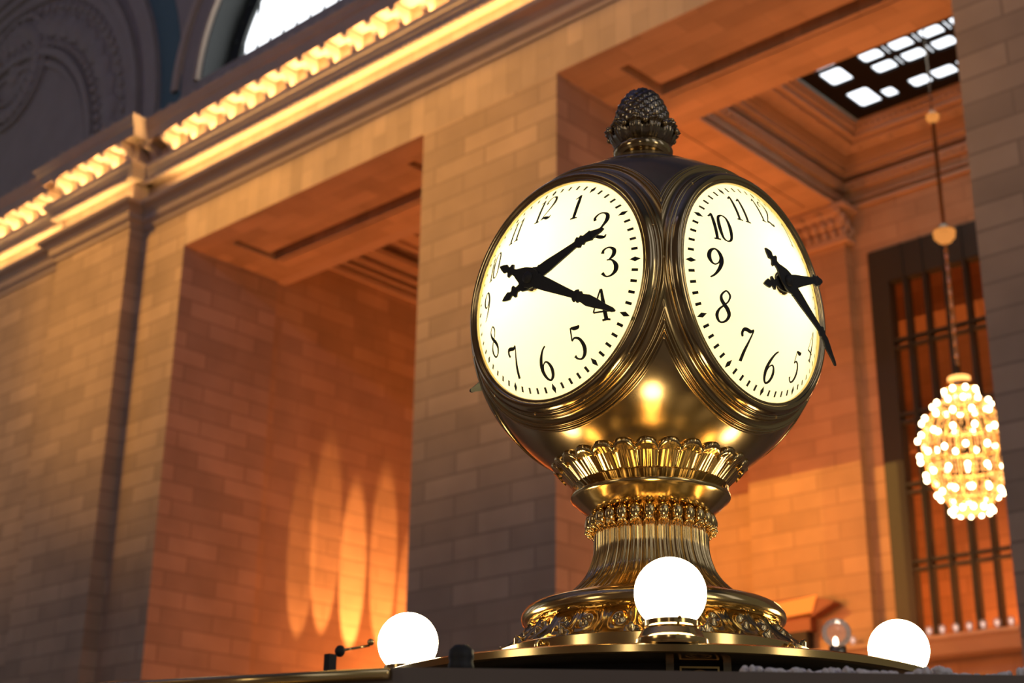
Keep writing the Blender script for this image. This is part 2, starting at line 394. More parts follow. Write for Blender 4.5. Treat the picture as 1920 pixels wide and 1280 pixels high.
ringarc(wr, 1.95, 2.1, 19.86, 20.02, 0, 2*PI, 40, AX, 27.1); ringarc(wr, 1.05, 1.15, 19.88, 20.02, 0, 2*PI, 40, AX, 27.1)
wr.ball((AX, 19.98, 27.1), .4, .12, .4, 12, 8)
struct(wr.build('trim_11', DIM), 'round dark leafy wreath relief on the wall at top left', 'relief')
# small pale clip on top of the cornice beside the arch
tag(MB().box(-32.62, -32.22, 19.02, 19.12, 21.5, 21.62).build('floodlight', pbr('pale_housing', (.6, .6, .8), .4)), 'tiny pale lamp housing on top of the cornice corner', 'lamp')

# ------------------------------------------------------------------ gallery behind the piers
GY = 31.5
g = MB(); g.box(-31.2, -30.42, 23.1, GY+.5, 0, 22); struct(g.build('wall_gallery_left', GSTONE), 'orange lit side wall inside the left opening', 'wall')
b = MB(); b.box(-31, -17.0, GY, GY+.5, 0, 22).box(-17.0, -9.5, GY, GY+.5, 17.4, 22).box(-17.0, -9.5, GY, GY+.5, 0, 7.35).box(-9.5, XE, GY, GY+.5, 0, 22)
struct(b.build('wall_gallery_back', GSTONE), 'orange lit back wall of the gallery behind the clock', 'wall')
# back wall pilaster and capital
p = MB(); p.box(-20.75, -17.5, GY-.30, GY, 0, 17.85)
struct(p.build('wall_pilaster_back', GSTONE), 'orange lit pilaster beside the tall dark framed window', 'pilaster')
cp = MB()
cp.box(-20.9, -17.35, GY-.45, GY, 17.78, 17.92)
cp.prism([(.3, 17.92), (.34, 18.1), (.5, 18.42), (.62, 18.55), (.62, 18.7), (0, 18.7), (0, 17.92)], -20.8, -17.45, lambda p, q, t: (t, GY-p, q))
for r in range(2):
    for k in range(14):
        x = -20.7+k*(3.2/13); cp.ball((x, GY-.36-.12*r, 18.05+.26*r), .12, .12, .16, 8, 6)
for k in range(7):
    x = -20.7+k*(3.2/6); cp.ball((x, GY-.62, 18.55), .14, .1, .1, 8, 6)
for k in range(3): cp.ball((-17.42, GY-.1-.2*k, 18.1+.15*k), .12, .12, .16, 8, 6)
cp.box(-20.95, -17.2, GY-.72, GY, 18.62, 18.74)
struct(cp.build('trim_7', PLAIN), 'leafy carved capital on top of the back pilaster', 'capital')
# ceiling: beams with flat undersides, coffer mouldings stepping in to the skylight
SKX0, SKX1, SKY0, SKY1, SKZ = -16.38, -10.0, 24.15, 30.46, 20.6
ce = MB()
ce.box(-20.75, -17.62, YI, GY, 18.76, 21.4)                 # beam over the back pilaster
ce.box(-20.2, -18.2, YI+.4, GY-1.0, 18.73, 18.76)           # raised panel under the beam
ce.box(-8.9, XE, YI, GY, 18.76, 21.4)
ce.box(-20.75, XE, YI, YI+.35, 17.7, 21.4)
struct(ce.build('ceiling', FRIEZE), 'orange lit gallery ceiling with deep beams', 'ceiling')
def ring(m, x0, x1, y0, y1, z0, z1, wd):
    m.box(x0, x0+wd, y0, y1, z0, z1); m.box(x1-wd, x1, y0, y1, z0, z1)
    m.box(x0+wd, x1-wd, y1-wd, y1, z0, z1); m.box(x0+wd, x1-wd, y0, y0+wd, z0, z1)
cf = MB()
bx0, bx1, by0, by1 = -17.62, -8.9, YI+.35, GY
steps = [(18.76, 18.84, .10), (18.98, 19.04, .06), (19.30, 19.40, .10), (19.40, 19.50, .17), (19.66, 19.76, .12), (19.76, 19.90, .26), (19.90, 20.0, .34),
         (20.0, 20.1, .40), (20.1, 20.3, .85), (20.2, 20.34, 1.02), (20.34, 20.44, 1.10), (20.44, 20.54, 1.20)]
for z0, z1, wd in steps: ring(cf, bx0, bx1, by0, by1, z0, z1, wd)
# sloping cove with rosettes
for k in range(9):
    y = by0+.8+k*(by1-by0-1.6)/8; cf.ball((bx0+.62, y, 20.1), .20, .20, .07, 10, 6)
for k in range(9):
    x = bx0+.8+k*(bx1-bx0-1.6)/8; cf.ball((x, by1-.62, 20.1), .20, .20, .07, 10, 6)
n = 40
for k in range(n):
    cf.ball((bx0+.11, by0+(k+.5)*(by1-by0)/n, 19.35), .05, .06, .07, 6, 4); cf.ball((bx0+(k+.5)*(bx1-bx0)/n, by1-.11, 19.35), .06, .05, .07, 6, 4)
    cf.ball((bx0+1.12, by0+1+(k+.5)*(by1-by0-2)/n, 20.36), .05, .05, .06, 6, 4); cf.ball((bx0+1+(k+.5)*(bx1-bx0-2)/n, by1-1.12, 20.36), .05, .05, .06, 6, 4)
struct(cf.build('trim_8', PLAIN), 'stepped coffer mouldings framing the skylight', 'moulding')
# ceiling over the left bay
lc = MB(); lx0, lx1 = -30.42, -20.75
for z0, z1, wd in ((18.7, 18.86, .10), (18.98, 19.06, .16), (19.2, 19.34, .24), (19.46, 19.54, .34), (19.54, 19.72, .46), (20.05, 20.2, .62), (20.2, 20.3, 1.1), (20.3, 20.42, 1.35), (20.42, 20.6, 1.5), (20.6, 20.8, 5)):
    if wd < 5: ring(lc, lx0, lx1, YI+.35, GY, z0, z1, wd)
    else: lc.box(lx0, lx1, YI, GY, z0, z1)
lc.box(lx0, lx1, YI, YI+.35, 17.7, 20.8)
struct(lc.build('trim_9', PLAIN), 'moulded ceiling edge inside the left opening', 'moulding')
# skylight: dark iron grille with pale panes
sk = MB()
colsA = [(-16.0, -15.40)]; 
cols = []; x = -14.88
narrow = []
while x < -10.4:
    cols.append((x, x+.56)); narrow.append((x+.635, x+.715)); x += .775
rowsA = [(27.18-.0, 27.73), (27.81, 28.57), (29.04, 29.93)]
rowsB = [(27.12, 27.53), (27.69, 28.16), (28.30, 28.79)]
cy = 27.3
holes = []
for (a, b_) in rowsA: holes += [(-16.0, -15.4, a, b_)]
holes += [(-15.28, -14.93, 29.44, 29.93), (-14.54, -14.02, 29.44, 29.95), (-13.95, -13.36, 29.44, 29.95)]
for k in range(4): holes += [(-13.28+.72*k, -13.20+.72*k, 29.44, 29.95), (-13.12+.72*k, -12.64+.72*k, 29.44, 29.95)]
for (a, b_) in rowsB:
    for c_ in cols+narrow: holes.append((c_[0], c_[1], a, b_))
for (a, b_) in ((26.42, 26.95), (25.75, 26.25), (24.7, 25.4)):
    holes.append((-16.0, -15.4, a, b_))
    for c_ in cols: holes.append((c_[0], c_[1], a, b_))
# plate with rectangular holes: split into a grid
xs = sorted({SKX0, SKX1, *[h[0] for h in holes], *[h[1] for h in holes]}); ys = sorted({SKY0, SKY1, *[h[2] for h in holes], *[h[3] for h in holes]})
xs = [x for x in xs if SKX0 <= x <= SKX1]; ys = [y for y in ys if SKY0 <= y <= SKY1]
for i in range(len(xs)-1):
    run0 = None
    for j in range(len(ys)):
        inside = j < len(ys)-1 and any(h[0]-1e-4 <= xs[i] and xs[i+1] <= h[1]+1e-4 and h[2]-1e-4 <= ys[j] and ys[j+1] <= h[3]+1e-4 for h in holes)
        if j == len(ys)-1 or inside:
            if run0 is not None: sk.box(xs[i], xs[i+1], run0, ys[j], SKZ-.05, SKZ+.03); run0 = None
        elif run0 is None: run0 = ys[j]
for h in holes:      # rounded corners
    if h[1]-h[0] < .2 or h[1] > SKX1: continue
    r = .09
    for sx, xx in ((1, h[0]), (-1, h[1])):
        for sy, yy in ((1, h[2]), (-1, h[3])):
            pts = [(xx, yy)]+[(xx+sx*r*(1-math.sin(t*PI/8)), yy+sy*r*(1-math.cos(t*PI/8))) for t in range(5)]
            if sx*sy > 0: pts = pts[::-1]
            sk.prism(pts, SKZ-.05, SKZ+.03, lambda p, q, t: (p, q, t))
sko = sk.build('window_2', pbr('skylight_iron', (.012, .012, .012), .9, spec=.1)); struct(sko, 'dark skylight grille with small bright panes in the coffered ceiling', 'skylight')
mesh('pane', [(SKX0, SKY0, SKZ+.3), (SKX1, SKY0, SKZ+.3), (SKX1, SKY1, SKZ+.3), (SKX0, SKY1, SKZ+.3)], [(0, 1, 2, 3)], emit('skylight_glass', (.9, .94, 1), 2.2), sko)
# tall window in the back wall
tw = MB()
x0, x1, z0, z1 = -17.02, -9.5, 7.35, 17.4
tw.box(x0, x0+.52, GY-.05, GY+.3, z0, z1); tw.box(x0+.52, x1-.5, GY-.05, GY+.3, 16.50, z1); tw.box(x1-.5, x1, GY-.05, GY+.3, z0, z1); tw.box(x0+.52, x1-.5, GY-.05, GY+.3, z0, z0+.2)
for k in range(13):
    x = -16.08+k*.53; wd = .04 if k % 2 else .06
    tw.box(x-wd, x+wd, GY+.0, GY+.22, z0, 16.5); tw.box(x-.02, x+.02, GY-.09, GY-.05, z0, z1)
for z in (14.82, 12.9, 11.15, 9.30):
    tw.box(x0+.5, x1-.5, GY-.02, GY+.2, z-.13, z-.06); tw.box(x0+.5, x1-.5, GY-.02, GY+.2, z+.06, z+.13)
two = tw.build('window_3', IRON); struct(two, 'tall dark metal framed window with many thin bars behind the chandelier', 'window')
mesh('pane', [(x0+.5, GY+.12, z0), (x1-.5, GY+.12, z0), (x1-.5, GY+.12, 16.5), (x0+.5, GY+.12, 16.5)], [(0, 1, 2, 3)], GLASS, two)
rb = MB(); rb.box(-19, -7, 35.0, 35.4, 0, 19).box(-19, -7, 34.7, 35.0, 13.1, 13.3).box(-19, -7, 34.75, 35, 12.2, 12.4).box(-19, -7, 32.1, 35.4, 19, 19.3)
rb.prism([(.0, 16.2), (.3, 16.3), (.5, 16.7), (0, 16.9)], -19, -7, lambda p, q, t: (t, 35-p, q)).box(-19.3, -19, 32, 35.4, 0, 19)
struct(rb.build('wall_back_room', GSTONE), 'orange wall of the room seen through the tall barred window', 'wall')
# lamp shelf under the window
sh = MB().prism([(0, 7.05), (.25, 7.1), (.42, 7.35), (.50, 7.42), (.50, 7.50), (0, 7.50)], -20.6, -9.3, lambda p, q, t: (t, GY-.30-p, q))
struct(sh.build('trim_10', PLAIN), 'narrow stone shelf carrying the row of small bulbs', 'shelf')
# the rest of the hall
struct(MB().box(-60, 20, -18, 36, -.2, 0).build('floor', FLOOR))
wb = MB().box(-60, 20, -17, -16, 0, 36); struct(wb.build('wall_behind', DIM), 'far wall of the hall', 'wall')
struct(MB().box(-60, 20, -18, 22, 36, 36.3).build('ceiling_hall', VAULT), 'teal hall ceiling', 'ceiling')

# ------------------------------------------------------------------ unseen spots added across the hall, a plate cutting their beam below the cornice
FLX = (-38, -31, -24, -17, -10)
for i, x in enumerate(FLX):
    r = empty('added_spot_rig', (x-15, -8, 0), 'added unseen spot lamp with a beam-cutting plate on a pole across the hall', 'lamp', 'added spot lamps across the hall')
    lp = lamp('SPOT', 'added_spot', (0, 0, 32), (15, 28, 17.8), (22000, 36000, 37000, 24000, 7000)[i], GOLD, spot_size=math.radians(27), spot_blend=1.0, shadow_soft_size=.012); lp.parent = r
    hz = 32+(19.22-32)/28*1.0       # hood lip one metre in front of the lamp
    MB().box(-.6, 1.4, .97, 1.0, hz, hz+1.0).box(-.6, 1.4, -.3, .97, hz+.96, hz+1.0).box(-.63, -.6, -.3, 1.0, 31.6, hz+1.0).box(-.6, 1.4, -.33, -.3, 31.6, hz+1.0).box(-.6, 1.4, -.3, .2, 31.57, 31.6).build('beam_plate', BLACK, r)
    MB().lathe([(0, 0), (.5, 0), (.5, .05), (.06, .08), (.06, 31.6), (0, 31.6)], 16).build('pole', BLACK, r)

# ------------------------------------------------------------------ small shelf bulbs
def shelf_bulb():
    r = empty('shelf_bulb', (0, 0, 0))
    MB().lathe([(.0, 0), (.045, 0), (.045, .05), (.03, .06), (0, .06)], 12).build('socket', BRASS, r, True)
    MB().lathe([(.03, .055), (.06, .10), (.085, .16), (.08, .22), (.05, .265), (.0, .28)], 16).build('glass_bulb', BGLASS, r, True)
    MB().ball((0, 0, .17), .045, .045, .06, 8, 6).build('inner_glow', emit('bulb_glow', (1, .72, .6), 1.3), r, True)  # the bulb is unlit; this glow stands in for its reflections
    return r
sb0 = shelf_bulb()
sbx = [-17.95]+[-16.33+.325*k for k in range(9)]
words = ['standing alone left of the tall window', 'leftmost of the row under the tall window', 'second from the left under the tall window', 'third from the left under the tall window', 'fourth from the left under the tall window',
         'fifth from the left under the tall window', 'sixth from the left under the tall window', 'seventh from the left under the tall window', 'eighth from the left under the tall window', 'ninth from the left, behind the right pier']
for i, x in enumerate(sbx):
    if i == 0: r = sb0
    else:
        r = copyobj(sb0)
        for ch in list(sb0.children): copyobj(ch, r)
    r.location = (x, 31.02, 7.50); tag(r, 'small clear bulb on the shelf, '+words[i], 'light bulb', 'small bulbs on the window shelf')

# ------------------------------------------------------------------ chandelier
def chandelier(loc, ztop):
    x, y, zc = loc
    r = empty('chandelier', (x, y, zc), 'round basket chandelier of glowing bulbs hanging before the tall window', 'chandelier')
    H = 1.28; Rm = .90
    def rad(t):   # t 0 top .. 1 bottom
        P = [(0, .30), (.08, .36), (.16, .62), (.30, .82), (.48, .90), (.66, .86), (.82, .72), (.92, .56), (1, .40)]
        for (a, ra), (b, rb_) in zip(P, P[1:]):
            if a <= t <= b: u = (t-a)/(b-a); return ra+(rb_-ra)*u
        return .4
    zt = 1.22; zb = -1.22
    zz = lambda t: zt+(zb-zt)*t
    MB().tube([(0, 0, ztop-zc), (0, 0, 4.9)], .02, 8).tube([(0, 0, ztop-zc), (0, 0, ztop-zc-.12)], .16, 12).build('cord', DARKB, r)
    MB().tube([(0, 0, 7.40), (0, 0, 4.9)], .045, 8).build('rod', DARKB, r)
    ch = MB()
    z = 4.55; k = 0
    while z > 1.75:
        a = (k % 2)*PI/2; P = [(.035*math.cos(t)*math.cos(a), .035*math.cos(t)*math.sin(a), z+.085*math.sin(t)) for t in [2*PI*i/12 for i in range(13)]]
        ch.tube(P, .011, 6); z -= .135; k += 1
    ch.build('chain', BRASS, r, True)
    cb0 = MB().ball((0, 0, 0), .045, .045, .06, 8, 6).build('chain_bead', pbr('bead_glass', (.8, .6, .5), .15, metal=.6), r, True)
    for k in range(9): (cb0 if k == 0 else copyobj(cb0, r)).location = (0, 0, 4.2-.28*k)
    for zc_, R_ in ((4.72, .21), (7.55, .13)):
        s = MB()
        s.lathe([(.03, R_*1.2), (R_*.7, R_*.75), (R_*.8, R_*.5)], 20, lambda a, b, c: (a, b, c+zc_)).build('ball_cap', DARKB, r, True)
        s = MB()
        for k in range(16):
            a = 2*PI*k/16
            for j, (q, zz_) in enumerate(((.95, .15), (.9, -.25), (.6, -.6), (.2, -.85))): s.ball((R_*q*math.cos(a), R_*q*math.sin(a), zc_+R_*zz_), R_*.2, R_*.2, R_*.28, 6, 5)
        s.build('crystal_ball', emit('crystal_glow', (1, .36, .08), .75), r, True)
    f = MB()
    for k in range(20):
        a = 2*PI*k/20; f.tube([(rad(t)*.96*math.cos(a), rad(t)*.96*math.sin(a), zz(t)) for t in [i/14 for i in range(15)]], .012, 5)
    for t in (0, .08, .3, .48, .66, .85, 1):
        f.tube([(rad(t)*.96*math.cos(2*PI*i/32), rad(t)*.96*math.sin(2*PI*i/32), zz(t)) for i in range(33)], .018, 6)
    f.lathe([(.0, zt+.32), (.1, zt+.32), (.16, zt+.16), (.34, zt+.1), (.32, zt)], 24)
    f.build('frame', BRASS, r, True)
    s = MB()                    # strings of lit crystal between the rings
    for k in range(40):
        a = 2*PI*(k+.5)/40
        for j in range(22):
            t = .04+j*.043
            if j % 5 == 4: continue
            s.ball((rad(t)*.9*math.cos(a), rad(t)*.9*math.sin(a), zz(t)), .017, .017, .045, 5, 4)
    for k in range(26):
        for j in range(4): s.ball((.2*math.cos(k*PI/13), .2*math.sin(k*PI/13), zt+.06+.06*j), .03, .03, .035, 6, 5)
    for k in range(60):
        a = random.random()*6.28; q = .36*math.sqrt(random.random()); s.ball((q*math.cos(a), q*math.sin(a), zb-.08), .05, .05, .06, 6, 5)
    s.build('crystal_strands', CRYST, r, True)['kind'] = 'stuff'
    b0 = MB().ball((0, 0, 0), .046, .046, .054, 10, 8).build('bulb', BULB, r, True); cnt = 0
    def put(x, y, z):
        nonlocal cnt
        o = b0 if cnt == 0 else copyobj(b0, r)
        o.location = (x, y, z); cnt += 1
    for t, n_, q in ((.02, 8, 1.05), (.14, 12, 1.04), (.27, 14, 1.05), (.42, 14, 1.06), (.58, 14, 1.06), (.74, 14, 1.06), (.90, 12, 1.08)):
        for k in range(n_):
            a = 2*PI*(k+(.5 if n_ == 14 and t > .5 else 0))/n_; put(rad(t)*q*math.cos(a), rad(t)*q*math.sin(a), zz(t))
    for k in range(12): a = 2*PI*k/12; put(.40*math.cos(a), .40*math.sin(a), zb-.1)
    l = lamp('POINT', 'chandelier_light', (0, 0, 0), None, 350, (1, .42, .13), shadow_soft_size=.6); l.parent = r
    return r
chandelier((-12.93, 27.3, 10.50), SKZ-.05)

# lit canopy and clear globe lamp beyond the clock
cn = empty('lit_canopy', (-19.6, 31.0, 8.0), 'orange lit canopy box low on the back wall, right of the clock base', 'light box')
MB().prism([(-20.9, 8.30), (-18.85, 8.40), (-18.7, 8.78), (-20.9, 8.66)], 30.74, 30.79, lambda p, q, t: (p+19.6, t-31.0, q-8.0)).build('panel', AMBER, cn)
MB().box(-1.3, .75, -.2, .19, .66, .80).box(-1.3, .62, -.12, .19, 0, .32).prism([(.7, .30), (1.35, .58), (1.2, .66), (.75, .78)], -.2, .19, lambda p, q, t: (p, t, q)).build('housing', pbr('red_brown_wood', (.25, .08, .04), .5), cn)
MB().box(-1.3, .5, -.12, .19, -.5, 0).build('shelf_box', BLACK, cn)
gl = empty('clear_globe_lamp', (-4.5, 7.6, 0), 'clear glass globe lamp on a pole just left of the right white globe', 'lamp')
MB().ball((0, 0, 3.14), .084, .084, .084, 28, 18).build('glass_globe', BGLASS, gl, True)
MB().ball((-.01, 0, 3.09), .016, .016, .03, 10, 8).build('inner_glow', emit('globe_glow', (1, .8, .6), 8), gl, True)  # small emissive bead added inside the clear globe
MB().lathe([(0, 0), (.12, 0), (.1, .06), (.025, .1), (.025, 2.98), (.05, 3.0), (.05, 3.06), (0, 3.06)], 20).build('pole', DARKB, gl, True)

# ================================================================== THE CLOCK
CC = Vector((-2.2071, 2.8793, 3.0312)); YAW = math.radians(-47)
ck = empty('four_faced_clock', (CC.x, CC.y, 2.109), 'brass ball clock with four white lit dials on a fluted pedestal', 'clock')
ck.rotation_euler = (0, 0, YAW)            # local +X is the ridge towards the camera
OZ = CC.z-2.109                             # ball centre in local z
def fr(k):
    a = -PI/4+k*PI/2; n = Vector((math.cos(a), math.sin(a), 0)); h = Vector((-math.sin(a), math.cos(a), 0)); return n, h
RD = .482; D0 = .425
def dome(r): return D0-RD+math.sqrt(RD*RD-r*r)
# --- ball casing: every direction keeps its own radius, trims follow the angle to the nearest dial axis
RB = .4475
def rcase(al):      # al in degrees from dial axis
    r = RB
    def bump(c, w, h): 
        d = abs(al-c)/w; return h*math.sqrt(max(0, 1-d*d)) if d < 1 else 0
    if al < 43.6: r = RB+.004
    r += max(bump(44.2, .45, .004), 0)
    if 44.6 < al < 47.2: r -= .0035*math.sin(PI*(al-44.6)/2.6)
    r += bump(47.7, .45, .0055)+bump(48.75, .5, .0065)+bump(49.7, .35, .0035)
    return r
feat = [43.4, 43.8, 44.0, 44.2, 44.4, 44.6, 45, 45.5, 46, 46.5, 47, 47.2, 47.35, 47.5, 47.7, 47.9, 48.05, 48.2, 48.35, 48.55, 48.75, 48.95, 49.15, 49.3, 49.4, 49.55, 49.7, 49.9, 50.1, 50.6, 51.5, 53, 55, 57.5, 60, 63, 66, 69, 72, 75, 78, 81, 84, 87, 90]
V = []; Fc = []; NP = 480
for k in range(4):
    n, h = fr(k); base = len(V)
    for i in range(NP):
        ph = 2*PI*i/NP; sp_, cp_ = math.sin(ph), math.cos(ph)
        am_ = 90.0 if abs(sp_) < 1e-9 else math.degrees(math.atan(1/abs(sp_)))
        for al in feat:
            a = min(al, am_); ar_ = math.radians(a)
            # trims fade to nothing where two of them would cross
            dr_ = n*math.cos(ar_)+(h*sp_+ZV*cp_)*math.sin(ar_)
            R_ = rcase(a)-.009*max(0, min(1, (dr_.z-.82)/.14))
            V.append(n*math.cos(ar_)*R_+(h*sp_+ZV*cp_)*math.sin(ar_)*R_+Vector((0, 0, OZ)))
    m_ = len(feat)
    for i in range(NP):
        for j in range(m_-1):
            i2 = (i+1) % NP; Fc.append((base+i*m_+j, base+i*m_+j+1, base+i2*m_+j+1, base+i2*m_+j))
case = mesh('ball_case', V, Fc, BODY, ck, True, True)
# inner screws ring per face and the bezels
bz0 = None
for k in range(4):
    n, h = fr(k)
    def FR(a, b, c, n=n, h=h): return n*c+h*a+ZV*b+Vector((0, 0, OZ))
    P = [(.2775, .333), (.2775, .343), (.2800, .3470), (.2830, .3465), (.2845, .3445), (.2870, .3478), (.2920, .3508), (.2970, .3500), (.3020, .3460), (.3060, .3400), (.3080, .3355), (.3086, .3325), (.3104, .3345), (.3125, .3325), (.3120, .3260)]
    MB().lathe(P, 180, FR).build('bezel', BRASS2, ck, True)
    s = MB()
    for q in range(12):
        a = 2*PI*(q+.5)/12; s.ball(FR(.3105*math.sin(a), .3105*math.cos(a), .332), .0032, .0032, .0032, 8, 6)
    s.build('bezel_screws', BRASS, ck, True)
    # dial
    P = [(.28*t/24, dome(.28*t/24)) for t in range(25)]
    dm = MB().lathe(P, 96, FR); dm.F = [f[::-1] for f in dm.F]; dl = dm.build('dial', OPAL, ck, True, True)
    # minute track
    s = MB()
    def onb(x, y, e=.0009, n=n, h=h):
        return n*(dome(math.hypot(x, y))+e)+h*x+ZV*y+Vector((0, 0, OZ))
    for q in range(60):
        a = 2*PI*q/60; ca, sa = math.cos(a), math.sin(a)
        if q % 5: sh_ = [(-.0035, -.0065), (.0035, -.0065), (.0035, .0065), (-.0035, .0065)]
        else: sh_ = [(0, -.0115), (.0062, 0), (0, .0115), (-.0062, 0)]
        s.add([onb((.2586+v)*sa+u*ca, (.2586+v)*ca-u*sa) for u, v in sh_], [(0, 1, 2, 3)])
    s.build('minute_track', INK, dl)
    if k == 0: pass
    # lamp inside the clock behind this dial
    off = (.07 if k % 2 else -.07)
    l = lamp('POINT', 'dial_lamp', n*.235+h*off+ZV*(OZ+.06), None, 4.4, (1, .87, .43), shadow_soft_size=.05); l.parent = ck
# --- numerals
def cr(P, n=8):
    out = []
    for i in range(len(P)-1):
        p0 = P[max(i-1, 0)]; p1 = P[i]; p2 = P[i+1]; p3 = P[min(i+2, len(P)-1)]
        for k in range(n):
            t = k/n
            out.append(tuple(.5*((2*b)+(-a+c)*t+(2*a-5*b+4*c-d)*t*t+(-a+3*b-3*c+d)*t**3) for a, b, c, d in zip(p0, p1, p2, p3)))
    out.append(P[-1]); return out
T1, TK = .032, .10
DG = {
 0: [[(.0, .5, T1), (.16, .38, .07), (.21, 0, .105), (.16, -.38, .07), (0, -.5, T1), (-.16, -.38, .07), (-.21, 0, .105), (-.16, .38, .07), (0, .5, T1)]],
 1: [[(.02, .5, .06), (.03, .2, .09), (.03, -.2, .09), (.02, -.48, .08)], [(-.13, .36, .03), (-.04, .42, .045), (.03, .5, .04)], [(-.1, -.485, .03), (.03, -.475, .045), (.15, -.485, .03)]],
 2: [[(-.17, .22, .07), (-.2, .33, .06), (-.1, .47, .04), (.04, .5, .035), (.18, .40, .08), (.2, .2, .1), (.1, -.02, .06), (-.06, -.25, .035), (-.22, -.46, .03)], [(-.22, -.45, .03), (-.08, -.40, .07), (.08, -.45, .1), (.2, -.46, .06), (.24, -.37, .02)]],
 3: [[(-.19, .30, .08), (-.15, .43, .045), (.0, .5, .035), (.15, .40, .085), (.14, .22, .085), (.02, .08, .035), (-.06, .06, .025)], [(-.04, .065, .025), (.1, .04, .04), (.21, -.14, .1), (.19, -.33, .09), (.06, -.47, .045), (-.1, -.49, .035), (-.21, -.36, .085)]],
 4: [[(.07, .5, .03), (-.09, .15, .03), (-.26, -.22, .03)], [(-.26, -.22, .035), (0, -.22, .035), (.25, -.22, .035)], [(.09, .5, .05), (.1, 0, .09), (.1, -.46, .09)], [(-.03, -.49, .04), (.1, -.47, .05), (.22, -.49, .04)]],
 5: [[(-.1, .46, .03), (.0, .43, .09), (.14, .44, .08), (.2, .5, .03)], [(-.11, .46, .03), (-.13, .25, .03), (-.15, .06, .03)], [(-.15, .06, .03), (-.04, .14, .04), (.12, .08, .07), (.21, -.14, .1), (.16, -.36, .08), (.02, -.49, .04), (-.12, -.47, .04), (-.19, -.38, .08)]],
 6: [[(.17, .5, .03), (.02, .38, .05), (-.14, .12, .09), (-.2, -.14, .11), (-.14, -.38, .08), (.0, -.5, .04), (.15, -.4, .08), (.2, -.2, .1), (.13, -.02, .06), (.02, .04, .03), (-.1, -.04, .028), (-.15, -.2, .02)]],
 7: [[(-.17, .22, .05), (-.22, .32, .07), (-.18, .44, .08), (-.06, .45, .09), (.1, .42, .08), (.21, .5, .03)], [(.21, .47, .03), (.12, .15, .05), (.03, -.2, .085), (.0, -.5, .09)]],
 8: [[(.0, .04, .09), (-.13, .2, .08), (-.14, .36, .05), (0, .5, .035), (.14, .37, .05), (.11, .19, .035), (0, .05, .035), (-.15, -.1, .05), (-.2, -.28, .08), (-.12, -.45, .05), (0, -.5, .035), (.14, -.42, .06), (.2, -.25, .09), (.12, -.08, .1), (.0, .04, .09)]],
}
DG[9] = [[(-x, -y, w_) for x, y, w_ in s] for s in DG[6]]
def numeral_shape(num):
    """flat strokes in unit height; returns list of (points, faces)"""
    out = []; S = str(num); wd = .34 if len(S) == 2 else 0
    for ci, c in enumerate(S):
        ox = 0
        if len(S) == 2: ox = {'10': (-.24, .13), '11': (-.17, .17), '12': (-.27, .14)}[S][ci]
        sxx = 1.0 if len(S) == 1 else .9
        for s in DG[int(c)]:
            P = cr(s, 7); V_ = []
            for i, (x, y, w_) in enumerate(P):
                a = P[max(i-1, 0)]; b = P[min(i+1, len(P)-1)]; dx, dy = b[0]-a[0], b[1]-a[1]; L_ = math.hypot(dx, dy) or 1
                w_ = w_*1.18+.016; nx, ny = -dy/L_*w_/2, dx/L_*w_/2
                V_ += [(ox+(x+nx)*sxx, y+ny), (ox+(x-nx)*sxx, y-ny)]
            out.append((V_, [(2*i, 2*i+1, 2*i+3, 2*i+2) for i in range(len(P)-1)]))
    return out
NAMES = {1: 'one', 2: 'two', 3: 'three', 4: 'four', 5: 'five', 6: 'six', 7: 'seven', 8: 'eight', 9: 'nine', 10: 'ten', 11: 'eleven', 12: 'twelve'}
dials = [o_ for o_ in ck.children if o_.name.split('.')[0] == 'dial']
for k in range(4):
    n, h = fr(k)
    for num in range(1, 13):
        a = math.radians(30*num); cx_, cy_ = .2035*math.sin(a), .2035*math.cos(a); s = MB()
        for li, (V_, F_) in enumerate(numeral_shape(num)):
            s.add([n*(dome(math.hypot(cx_+x*.074, cy_+y*.074))+.0010+.00012*li)+h*(cx_+x*.074)+ZV*(cy_+y*.074+OZ) for x, y in V_], F_)
        s.build('numeral', INK, dials[k])['label'] = 'black numeral %d' % num
# --- hands
def hand_outline(L_, col, wb, tail):
    """half widths along the hand: returns [(s, w)]"""
    return [(-tail, .001), (-tail+.010, .0055), (-tail+.022, .009), (-tail+.030, .005), (-tail+.034, .006), (-tail+.038, .0125), (-tail+.044, .0135), (-tail+.049, .006), (-tail+.06, .007), (-.035, .012), (-.02, .017), (0, .020), (.018, .018), (.028, .013), (.032, .015), (.036, .0135),
            (.06, .0130), (col*.6, .0100), (col-.014, .0065), (col-.010, .0100), (col-.004, .0125), (col+.001, .0085), (col+.006, .0115), (col+.012, .0075), (col+.03, .0110), (col+(L_-col)*.45, .0095), (col+(L_-col)*.75, .0055), (L_-.008, .0045), (L_, .0015)]
def build_hand(name, k, ang, L_, col, tail, dh, dc, dt, th=.004):
    n, h = fr(k); a = math.radians(ang); d = h*math.sin(a)+ZV*math.cos(a); e = h*math.cos(a)-ZV*math.sin(a)
    V = []; st = hand_outline(L_, col, 0, tail)
    for s, w_ in st:
        if s < 0: q = dh+(.003)*(-s/tail)
        elif s < col: q = dh+(dc-dh)*s/col
        else: q = dc+(dt-dc)*(s-col)/(L_-col)
        for sg, zz in ((-1, 0), (1, 0), (1, th), (-1, th)): V.append(n*(q+zz)+d*s+e*w_*1.28*sg+Vector((0, 0, OZ)))
    m_ = len(st); F_ = [(4*i+j, 4*i+(j+1) % 4, 4*i+4+(j+1) % 4, 4*i+4+j) for i in range(m_-1) for j in range(4)]+[(0, 1, 2, 3), (4*m_-1, 4*m_-2, 4*m_-3, 4*m_-4)]
    return mesh(name, V, F_, BLACK, ck)
